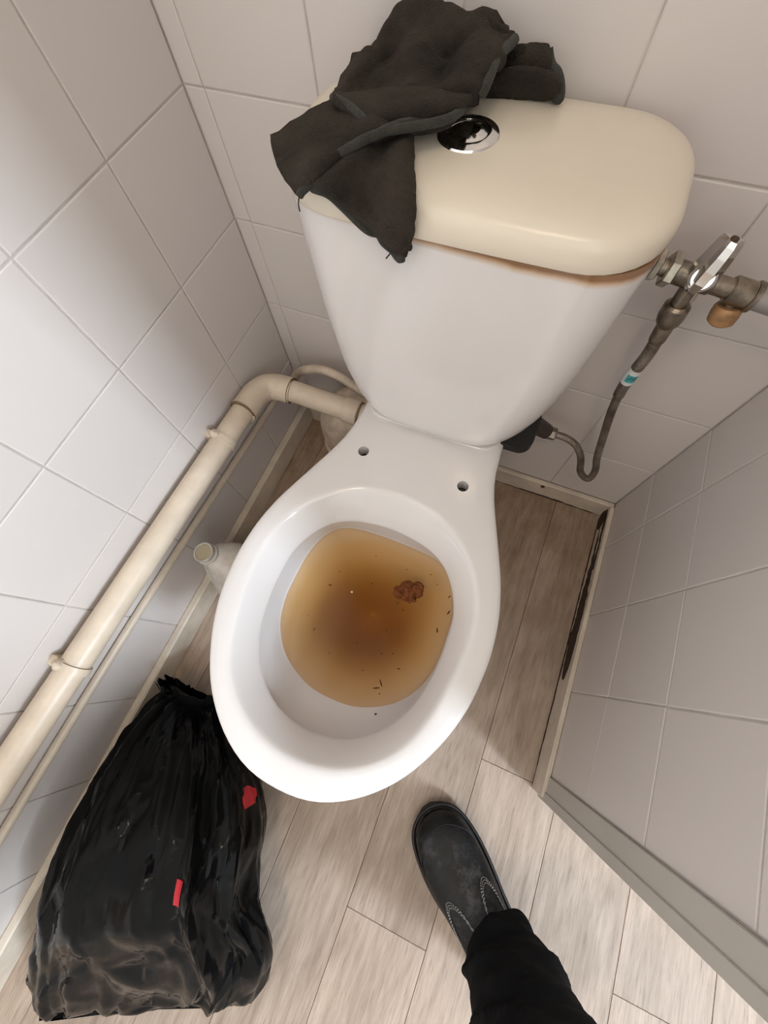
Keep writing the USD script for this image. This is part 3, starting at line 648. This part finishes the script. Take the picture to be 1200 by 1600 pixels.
# ------------------------------------------------------------------ towel
TOWEL = {"heap": [[[0.2491, -0.1008, 0.714], [0.2729, -0.1072, 0.714], [0.2971, -0.1057, 0.714], [0.3162, -0.0983, 0.714], [0.3325, -0.0864, 0.714], [0.3468, -0.0749, 0.714], [0.3622, -0.0631, 0.714]], [[0.2492, -0.1, 0.7169], [0.2719, -0.104, 0.7173], [0.2985, -0.108, 0.7223], [0.3217, -0.106, 0.7251], [0.3389, -0.104, 0.7292], [0.3548, -0.098, 0.7301], [0.3714, -0.094, 0.7325]], [[0.243, -0.08, 0.7143], [0.2685, -0.088, 0.7197], [0.2908, -0.084, 0.7221], [0.3196, -0.094, 0.7309], [0.3356, -0.08, 0.7263], [0.3585, -0.09, 0.7343], [0.3713, -0.078, 0.7352]], [[0.2401, -0.058, 0.7141], [0.267, -0.07, 0.7247], [0.2839, -0.056, 0.7234], [0.3146, -0.074, 0.7334], [0.3328, -0.058, 0.7299], [0.3578, -0.072, 0.7391], [0.3722, -0.058, 0.7345]], [[0.2391, -0.04, 0.712], [0.264, -0.044, 0.7261], [0.2863, -0.05, 0.7354], [0.3076, -0.046, 0.7387], [0.3341, -0.054, 0.7438], [0.3525, -0.04, 0.7392], [0.3752, -0.044, 0.7359]], [[0.2375, -0.026, 0.709], [0.2653, -0.03, 0.728], [0.2731, -0.028, 0.7394], [0.2973, -0.034, 0.7503], [0.3211, -0.03, 0.7486], [0.3534, -0.03, 0.7446], [0.3774, -0.028, 0.7345]], [[0.246, -0.012, 0.7], [0.268, -0.011, 0.705], [0.285, -0.011, 0.71], [0.31, -0.011, 0.71], [0.335, -0.011, 0.71], [0.36, -0.011, 0.708], [0.388, -0.011, 0.705]]], "roll": [[[0.253, -0.102, 0.7198], [0.2823, -0.102, 0.7232], [0.3096, -0.102, 0.7279], [0.333, -0.102, 0.7299], [0.3512, -0.102, 0.7299], [0.3669, -0.102, 0.731]], [[0.2597, -0.12, 0.7258], [0.2906, -0.124, 0.7275], [0.3193, -0.126, 0.7326], [0.3392, -0.122, 0.734], [0.3535, -0.118, 0.7333], [0.3656, -0.11, 0.7314]], [[0.2665, -0.128, 0.727], [0.3008, -0.1405, 0.727], [0.3211, -0.1346, 0.727], [0.3396, -0.1275, 0.727], [0.3515, -0.1191, 0.727], [0.361, -0.1062, 0.727]], [[0.2612, -0.1086, 0.716], [0.2983, -0.1292, 0.716], [0.315, -0.1225, 0.716], [0.3329, -0.1138, 0.716], [0.3433, -0.102, 0.716], [0.3523, -0.0853, 0.716]], [[0.2596, -0.0897, 0.708], [0.2942, -0.1078, 0.708], [0.3085, -0.0999, 0.708], [0.3242, -0.0899, 0.708], [0.3338, -0.0797, 0.708], [0.3429, -0.0677, 0.708]]], "under": [[[0.3031, -0.1506, 0.722], [0.3145, -0.1339, 0.722], [0.3313, -0.1239, 0.722], [0.3487, -0.1155, 0.722], [0.3556, -0.1032, 0.722]], [[0.3077, -0.1553, 0.721], [0.3185, -0.1389, 0.721], [0.3344, -0.1293, 0.721], [0.3498, -0.1214, 0.721], [0.3558, -0.1095, 0.721]], [[0.3059, -0.1404, 0.711], [0.315, -0.1257, 0.711], [0.3291, -0.1146, 0.711], [0.3418, -0.1056, 0.711], [0.3471, -0.0934, 0.711]], [[0.3072, -0.1308, 0.709], [0.3145, -0.1164, 0.709], [0.3252, -0.1044, 0.709], [0.3347, -0.0945, 0.709], [0.3386, -0.0842, 0.709]]], "flap_left": [[[0.2543, -0.1007, 0.717], [0.2825, -0.1255, 0.726], [0.3021, -0.1318, 0.724], [0.3238, -0.1415, 0.726]], [[0.2475, -0.1116, 0.716], [0.2747, -0.1314, 0.721], [0.3016, -0.154, 0.728], [0.3127, -0.1519, 0.724]], [[0.2396, -0.1245, 0.715], [0.2734, -0.1578, 0.724], [0.2911, -0.1648, 0.722], [0.3033, -0.168, 0.725]], [[0.2295, -0.1394, 0.713], [0.2588, -0.1663, 0.718], [0.2852, -0.1871, 0.724], [0.288, -0.1777, 0.718]], [[0.2156, -0.15, 0.708], [0.2315, -0.1737, 0.707], [0.2516, -0.1908, 0.704], [0.2617, -0.1957, 0.699]]], "flap_front": [[[0.2899, -0.1459, 0.713], [0.2983, -0.1349, 0.713], [0.307, -0.1271, 0.713], [0.3151, -0.1178, 0.713], [0.3213, -0.1072, 0.713]], [[0.2849, -0.1735, 0.712], [0.3059, -0.1796, 0.721], [0.3143, -0.16, 0.713], [0.3317, -0.1666, 0.72], [0.337, -0.1465, 0.713]], [[0.2709, -0.1892, 0.706], [0.2987, -0.1978, 0.714], [0.3153, -0.1852, 0.709], [0.3381, -0.1901, 0.715], [0.3495, -0.1762, 0.71]], [[0.2897, -0.192, 0.7029], [0.3081, -0.199, 0.7042], [0.3239, -0.193, 0.6982], [0.3448, -0.2, 0.7057], [0.3566, -0.193, 0.7055]], [[0.308, -0.193, 0.6912], [0.3212, -0.196, 0.6889], [0.3364, -0.201, 0.6915], [0.3466, -0.195, 0.6888], [0.3562, -0.194, 0.6921]], [[0.3246, -0.19, 0.6807], [0.3328, -0.194, 0.6779], [0.3375, -0.19, 0.6688], [0.3467, -0.196, 0.6686], [0.3522, -0.19, 0.6743]]], "tail": [[[0.3595, -0.013, 0.7224], [0.3785, -0.013, 0.726], [0.3917, -0.013, 0.7273], [0.4009, -0.013, 0.7274]], [[0.3672, -0.028, 0.7205], [0.3857, -0.028, 0.7209], [0.3995, -0.028, 0.7216], [0.4097, -0.028, 0.7219]], [[0.3631, -0.032, 0.7147], [0.3825, -0.032, 0.7172], [0.4004, -0.032, 0.7187], [0.4127, -0.032, 0.7204]], [[0.3639, -0.048, 0.7196], [0.3849, -0.048, 0.726], [0.4048, -0.048, 0.7266], [0.4204, -0.048, 0.7229]], [[0.3623, -0.047, 0.712], [0.3859, -0.047, 0.7167], [0.4062, -0.047, 0.7179], [0.4233, -0.047, 0.7168]], [[0.361, -0.0497, 0.709], [0.385, -0.0429, 0.709], [0.4051, -0.0382, 0.709], [0.418, -0.0355, 0.709]]]}
HEMS = [[[0.2585, -0.117, 0.724], [0.2759, -0.1294, 0.728], [0.2929, -0.1411, 0.7285], [0.3126, -0.1512, 0.7275], [0.3341, -0.1446, 0.7285], [0.3536, -0.1308, 0.7285], [0.3626, -0.1111, 0.7275]], [[0.3778, -0.036, 0.7381], [0.3758, -0.05, 0.7388], [0.3734, -0.072, 0.7393], [0.3742, -0.088, 0.736], [0.3716, -0.094, 0.7289]], [[0.2633, -0.1978, 0.701], [0.2762, -0.1936, 0.712], [0.2856, -0.1863, 0.718], [0.2898, -0.1806, 0.721], [0.3002, -0.1766, 0.7265], [0.3064, -0.1674, 0.7275], [0.3147, -0.1562, 0.7275], [0.3231, -0.1471, 0.7285], [0.3306, -0.1356, 0.7265], [0.342, -0.1285, 0.7255]], [[0.4022, -0.014, 0.7275], [0.4114, -0.028, 0.7228], [0.4209, -0.046, 0.7229], [0.4238, -0.047, 0.7169], [0.4185, -0.0401, 0.711]]]

def sheet(ctrl, th=.0045, nu=40, nv=48, amp=.0035, sc=28, seed=1, lift=0.0):
    """cloth sheet through a grid of points, with folds and a real thickness"""
    C = np.asarray(ctrl, float)
    ku, kv = min(3, C.shape[0] - 1), min(3, C.shape[1] - 1)
    U = make_interp_spline(np.linspace(0, 1, C.shape[0]), C, k=ku, axis=0)(np.linspace(0, 1, nu))
    P = make_interp_spline(np.linspace(0, 1, C.shape[1]), U, k=kv, axis=1)(np.linspace(0, 1, nv))
    du, dv = np.gradient(P, axis=0), np.gradient(P, axis=1)
    N = np.cross(du, dv); N /= np.maximum(np.linalg.norm(N, axis=2, keepdims=True), 1e-9)
    if N[..., 2].mean() - N[..., 1].mean() < 0:
        N = -N
    e = np.minimum.outer(np.minimum(np.arange(nu), np.arange(nu)[::-1]) / 6.0, np.ones(nv))
    d = (meshkit.fbm(P * sc, 3, seed) - .5) * 2 * amp + (meshkit.fbm(P * 300, 2, seed + 3) - .5) * .0007
    P = P + N * (d[..., None] + lift)
    a, b = P + N * th * .5, P - N * th * .5
    edge = np.concatenate([np.arange(nv), np.arange(1, nu) * nv + nv - 1, (nu - 1) * nv + np.arange(nv - 2, -1, -1), np.arange(nu - 2, 0, -1) * nv])
    m = P.reshape(-1, 3)[edge]
    v = np.vstack([a.reshape(-1, 3), b.reshape(-1, 3)])
    i, j = np.meshgrid(np.arange(nu - 1), np.arange(nv - 1), indexing='ij')
    q = np.stack([i * nv + j, (i + 1) * nv + j, (i + 1) * nv + j + 1, i * nv + j + 1], -1).reshape(-1, 4)
    o = nu * nv
    f = [q, q[:, ::-1] + o]
    e2 = np.roll(edge, -1)
    f.append(np.stack([edge, e2, e2 + o, edge + o], 1)[:, ::-1])
    f = np.vstack(f)
    tm = trimesh.Trimesh(v, np.vstack([f[:, [0, 1, 2]], f[:, [0, 2, 3]]]), process=False)
    if tm.volume < 0:
        tm.invert()
    return (np.array(tm.vertices), np.array(tm.faces)), P
towel = thing('towel', 'dark brown-grey terry towel crumpled over the left side of the tank lid', 'towel', at=(.30, -.10, .70))
parts, edges = [], {}
for nm, kw in (('heap', dict(amp=.0085, sc=34, seed=2, th=.006, nu=64, nv=72)), ('roll', dict(amp=.0025, seed=5, sc=50)), ('under', dict(amp=.0015, seed=6, sc=50)), ('flap_left', dict(amp=.0022, seed=7, sc=50)), ('flap_front', dict(amp=.0024, seed=9, sc=50, nu=56)), ('tail', dict(amp=.002, seed=11, sc=50))):
    (m, P) = sheet(TOWEL[nm], **kw)
    parts.append(m); edges[nm] = P
obj('cloth', cat(*parts), M['towel'], towel, smooth=70)
def hem(path, r=.0030):
    p = spline(path, 60)
    return tube(p, r, 10)
for k, r in zip(HEMS, (.0030, .0036, .0032, .0030)):
    obj('hem', hem(k, r), M['hem'], towel, smooth=60)
obj('hem', hem(np.vstack([edges['flap_front'][18:-1:6, 0], edges['flap_front'][-1, ::8]]) + (0, -.0022, 0)), M['hem'], towel, smooth=60)
# loose threads at the two corners
c = edges['flap_left'][-1, -1]; obj('loose_thread', tube(spline([c, c + (-.002, -.001, -.005), c + (-.002, -.0015, -.011)], 10), .0006, 6), M['hem'], towel)
c = edges['flap_front'][-1, 24]; obj('loose_thread', tube(spline([c, c + (-.004, -.001, -.005), c + (-.007, -.001, -.009)], 10), .0006, 6), M['hem'], towel)

# ------------------------------------------------------------------ bin bag
bag = thing('bin_bag', 'black plastic bin bag slumped on the floor between left wall and toilet', 'bin bag', at=(.22, -.93, 0))
BR = [((.064, -.702), (.160, -.695), .075, .034), ((.054, -.722), (.187, -.705), .090, .058), ((.048, -.762), (.247, -.722), .104, .084), ((.056, -.818), (.298, -.760), .116, .104), ((.066, -.884), (.330, -.806), .122, .114), ((.078, -.950), (.350, -.858), .122, .116),
      ((.090, -1.005), (.378, -.904), .114, .110), ((.094, -1.055), (.410, -.945), .098, .095), ((.094, -1.115), (.418, -.990), .076, .074), ((.104, -1.178), (.410, -1.042), .052, .048), ((.110, -1.204), (.404, -1.060), .040, .020)]
nt, na = 150, 220
Lp = spline([r[0] for r in BR], nt); Rp = spline([r[1] for r in BR], nt)
ss = np.linspace(0, 1, len(BR)); tt = np.linspace(0, 1, nt)
zc, zh = PchipInterpolator(ss, [r[2] for r in BR])(tt), PchipInterpolator(ss, [r[3] for r in BR])(tt)
ang = np.linspace(0, 2 * np.pi, na, endpoint=False)
def sgnpow(x, p):
    return np.sign(x) * np.abs(x) ** p
rings = []
for i in range(nt):
    c, h = (Lp[i] + Rp[i]) / 2, (Rp[i] - Lp[i]) / 2
    sx = sgnpow(np.cos(ang), .78); sz = sgnpow(np.sin(ang), .86)
    xy = c + sx[:, None] * h
    z = np.maximum(zc[i] + sz * zh[i], .0015)
    rings.append(np.c_[xy, z])
BP = np.array(rings)
du, dv = np.gradient(BP, axis=0), (np.roll(BP, -1, 1) - np.roll(BP, 1, 1))
BN = np.cross(dv, du); BN /= np.maximum(np.linalg.norm(BN, axis=2, keepdims=True), 1e-9)
if (BN[:, na // 4, 2]).mean() < 0:
    BN = -BN
T2, A2 = np.meshgrid(tt, ang, indexing='ij')
wob = meshkit.fbm(np.stack([T2 * 4, np.cos(A2) * 1.4, np.sin(A2) * 1.4], -1) + 3.1, 3, 21)
from scipy.interpolate import LinearNDInterpolator
def facets(count, stretch, seed, tf=None):
    """creased film: random heights joined by flat triangles, longer along the bag than across it"""
    g = np.random.default_rng(seed)
    p = np.c_[g.uniform(-.05, 1.05, count), g.uniform(0, 2 * np.pi, count)]
    h = g.uniform(-1, 1, count)
    p = np.vstack([p + (0, k * 2 * np.pi) for k in (-1, 0, 1)]); h = np.tile(h, 3); sc = np.array((.5 / stretch, .13))
    warp = (meshkit.fbm(np.stack([T2 * 3, np.cos(A2) * 2, np.sin(A2) * 2], -1), 2, seed) - .5) * .25
    return LinearNDInterpolator(p * sc, h)(np.stack([T2, A2 + warp], -1) * sc)
gather = np.clip(1 - T2 / .50, 0, 1) ** .7
d = facets(190, 8.0, 31) * .0150 * gather + facets(420, 10.0, 32) * .0080 * gather
d += facets(100, 2.8, 33) * .0120 * np.clip(T2 / .4, .3, 1) + facets(330, 3.5, 34) * .0070 + facets(800, 3.0, 39) * .0030
d += facets(110, 1.0, 36) * .0110 * np.clip((T2 - .55) / .25, 0, 1)
# one long fold running down the middle of the upper side
fold_a = .97 + .07 * np.sin(T2 * 5)
d += .016 * np.exp(-((A2 - fold_a) / .050) ** 2) * np.clip(T2 * 6, 0, 1) * np.clip((1.0 - T2) * 5, 0, 1)
d -= .012 * np.exp(-((A2 - fold_a + .28) / .20) ** 2) * np.clip((T2 - .1) * 5, 0, 1) * np.clip((1.0 - T2) * 5, 0, 1)
BP = BP + BN * d[..., None]
BP[..., 2] = np.maximum(BP[..., 2], .0012)
low = BP[..., 2] < .072
BP[..., 0] = np.maximum(BP[..., 0], np.where(low, .0185, .0040))
obj('sack', loft(list(BP)), M['bag'], bag, smooth=14)
# the gathered mouth: a ruffled frill of loose plastic folded back at the pan end
fr = []
base = BP[2]
for s, r, up in ((0, .96, 0), (.25, 1.03, .004), (.6, 1.10, .012), (1, 1.16, .018)):
    c = base.mean(0)
    k = 1 + .10 * s * np.sin(ang * 13 + 1) + .08 * s * np.sin(ang * 7)
    q = c + (base - c) * (r * k)[:, None]
    q[:, 1] += .020 * s; q[:, 2] = np.maximum(q[:, 2] + up, .002); q[:, 0] = np.maximum(q[:, 0], .019)
    fr.append(q)
fin = [f - (f - f.mean(0)) * .015 for f in fr[::-1]]
obj('gathered_mouth', loft(fr + fin, False, False), M['bag'], bag, smooth=30)
def patch_on_bag(t0, t1, a0, a1, off=.0012, roundish=False, n=14):
    rows = []
    for u in np.linspace(-1, 1, n):
        k = math.sqrt(max(1 - u * u, .02)) if roundish else 1.0
        ti = int(np.clip(round((t0 + (t1 - t0) * (u + 1) / 2) * (nt - 1)), 0, nt - 1))
        am, ah = (a0 + a1) / 2, (a1 - a0) / 2 * k
        aa = np.interp((am + ah * np.linspace(-1, 1, n)) % (2 * np.pi), np.r_[ang, 2 * np.pi], np.arange(na + 1)) % na
        i0 = np.floor(aa).astype(int) % na; fr_ = (aa - np.floor(aa))[:, None]
        p = BP[ti, i0] * (1 - fr_) + BP[ti, (i0 + 1) % na] * fr_
        nn = BN[ti, i0]
        rows.append(np.vstack([p + nn * off, (p - nn * .0006)[::-1]]))
    return loft(rows)
obj('tie_tab', patch_on_bag(.305, .365, -.12, .24, roundish=True), M['red'], bag)
obj('tie_tab', patch_on_bag(.475, .54, 1.06, 1.12, off=.0018), M['red'], bag)

# ------------------------------------------------------------------ the person's leg and boot at the lower right
person = thing('person', 'person standing at the right, only one black work boot and black trouser leg in view', 'person', at=(.76, -.82, 0))
TOE, AXD = np.array((.590, -.697)), np.array((.79, -.61)) / np.hypot(.79, .61)
NRM = np.array((-AXD[1], AXD[0]))          # to the right side of the boot as seen with toes up
def boot_ring(s, wl, wr, zlo, zhi, p=2.3, n=44, cx=0.0):
    """cross-section s metres behind the toe: half widths either side, from zlo to zhi"""
    a = np.linspace(0, 2 * np.pi, n, endpoint=False)
    ca, sa = sgnpow(np.cos(a), 2 / p), sgnpow(np.sin(a), 2 / p)
    off = np.where(ca > 0, ca * wr, ca * wl) + cx
    xy = TOE + AXD * s + off[:, None] * NRM
    zz = (zlo + zhi) / 2 + sa * (zhi - zlo) / 2
    return np.c_[xy, zz]
up = [(.004, .012, .012, .022, .040), (.010, .027, .027, .020, .052), (.022, .039, .040, .018, .062), (.045, .0475, .0485, .017, .068), (.075, .0520, .0520, .016, .071), (.105, .0525, .0510, .016, .075), (.135, .0490, .0480, .016, .085), (.160, .0450, .0445, .016, .101), (.185, .0420, .0420, .016, .122), (.215, .0400, .0400, .016, .150), (.250, .0390, .0390, .016, .168), (.280, .0340, .0340, .016, .170), (.296, .020, .020, .020, .165)]
boot = obj('boot', loft([boot_ring(*r) for r in up]), M['leather'], person, smooth=50)
so = [(-.003, .010, .010), (.004, .026, .026), (.018, .042, .043), (.045, .0520, .0530), (.08, .0560, .0560), (.115, .0550, .0540), (.16, .0480, .0480), (.21, .0440, .0440), (.26, .0430, .0430), (.290, .034, .034), (.303, .016, .016)]
obj('sole', loft([boot_ring(s, a, b, .0005, .024, 5.0, 40) for s, a, b in so]), M['sole'], boot, smooth=45)
welt = [TOE + AXD * s + NRM * b for s, a, b in so[1:9]]
weltL = [TOE + AXD * s - NRM * a for s, a, b in so[1:9]]
wl = np.array([np.r_[p, .0255] for p in weltL[::-1]] + [np.r_[p, .0255] for p in welt])
obj('welt', tube(spline(wl, 90), .0030, 8), M['sole'], boot, smooth=50)
# raised toe-cap seam, and the stitched curves of the elastic gussets
from scipy.interpolate import interp1d
bs = np.array(up)
def on_boot(s, q, lift=.0010):
    """point on the upper at s metres behind the toe, q in radians round the section (0 = right side, pi/2 = top)"""
    r = [np.interp(s, bs[:, 0], bs[:, k]) for k in range(5)]
    ca, sa = sgnpow(np.cos(q), 2 / 2.3), sgnpow(np.sin(q), 2 / 2.3)
    off = ca * (r[2] if ca > 0 else r[1]) * (1 + lift / .05)
    return np.r_[TOE + AXD * s + off * NRM, (r[3] + r[4]) / 2 + sa * (r[4] - r[3]) / 2 * (1 + lift / .03)]
cap = np.array([on_boot(.019 + .050 * (abs(q - 1.5708) / 1.45) ** 2.2, q, .0006) for q in np.linspace(.12, 3.02, 40)])
obj('toe_seam', tube(cap, .0011, 8), M['leather'], boot, smooth=60)
def gusset(side):
    f = (lambda q: q) if side > 0 else (lambda q: math.pi - q)
    pts = [(.168, 1.40), (.150, 1.34), (.128, 1.24), (.112, 1.08), (.108, .92), (.115, .76), (.130, .62), (.150, .50), (.175, .42), (.20, .36)]
    return [np.array([on_boot(s + dsh, f(q), .0012) for s, q in spline(pts, 60)]) for dsh in (0, .0036, .0072)]
for side in (1, -1):
    ln = gusset(side)
    for c in ln:
        dash = [tube(c[i:i + 2], .00060, 5) for i in range(0, 58, 2)]
        obj('stitching', cat(*dash), M['stitch'], boot)
LEG = [(.752, -.808, .100, .048, .048), (.752, -.808, .102, .054, .055), (.755, -.811, .118, .058, .060), (.761, -.820, .150, .063, .065), (.769, -.830, .20, .071, .071), (.774, -.835, .27, .075, .075), (.778, -.843, .34, .080, .080), (.782, -.860, .42, .086, .088), (.790, -.885, .50, .085, .088), (.800, -.93, .58, .092, .094), (.815, -.98, .68, .098, .100), (.830, -1.03, .80, .104, .106)]
lt = np.linspace(0, 1, len(LEG)); lu = np.linspace(0, 1, 110)
LC = PchipInterpolator(lt, np.array(LEG))(lu)
a = np.linspace(0, 2 * np.pi, 96, endpoint=False)
tr_r = []
for i, (x, y, z, rx, ry) in enumerate(LC):
    tilt = np.clip(1 - lu[i] * 3.2, 0, 1)
    e = 2 / (4.2 - 2.2 * min(1, lu[i] * 4.5))
    qa, qn = sgnpow(np.cos(a), e) * rx, sgnpow(np.sin(a), e) * ry
    off = qa[:, None] * AXD + qn[:, None] * NRM
    zz = z - tilt * .14 * (off @ AXD)
    P3 = np.c_[x + off[:, 0], y + off[:, 1], zz]
    tr_r.append(P3)
TR = np.array(tr_r)
foldn = meshkit.fbm(np.stack([TR[..., 0] * 9, TR[..., 1] * 9, TR[..., 2] * 26 + TR[..., 0] * 12], -1), 3, 55) - .5
fold2 = (1 - np.abs(2 * meshkit.fbm(np.stack([TR[..., 0] * 7, TR[..., 1] * 7, TR[..., 2] * 15 - TR[..., 1] * 14], -1), 3, 57) - 1)) ** 4
ctr = TR.mean(1, keepdims=True); rd = TR - ctr; rd[..., 2] = 0; rd /= np.linalg.norm(rd, axis=2, keepdims=True)
TR = TR + rd * (foldn * .018 + fold2 * .010 - .003)[..., None]
obj('trouser_leg', loft(list(TR)), M['trousers'], person, smooth=60)
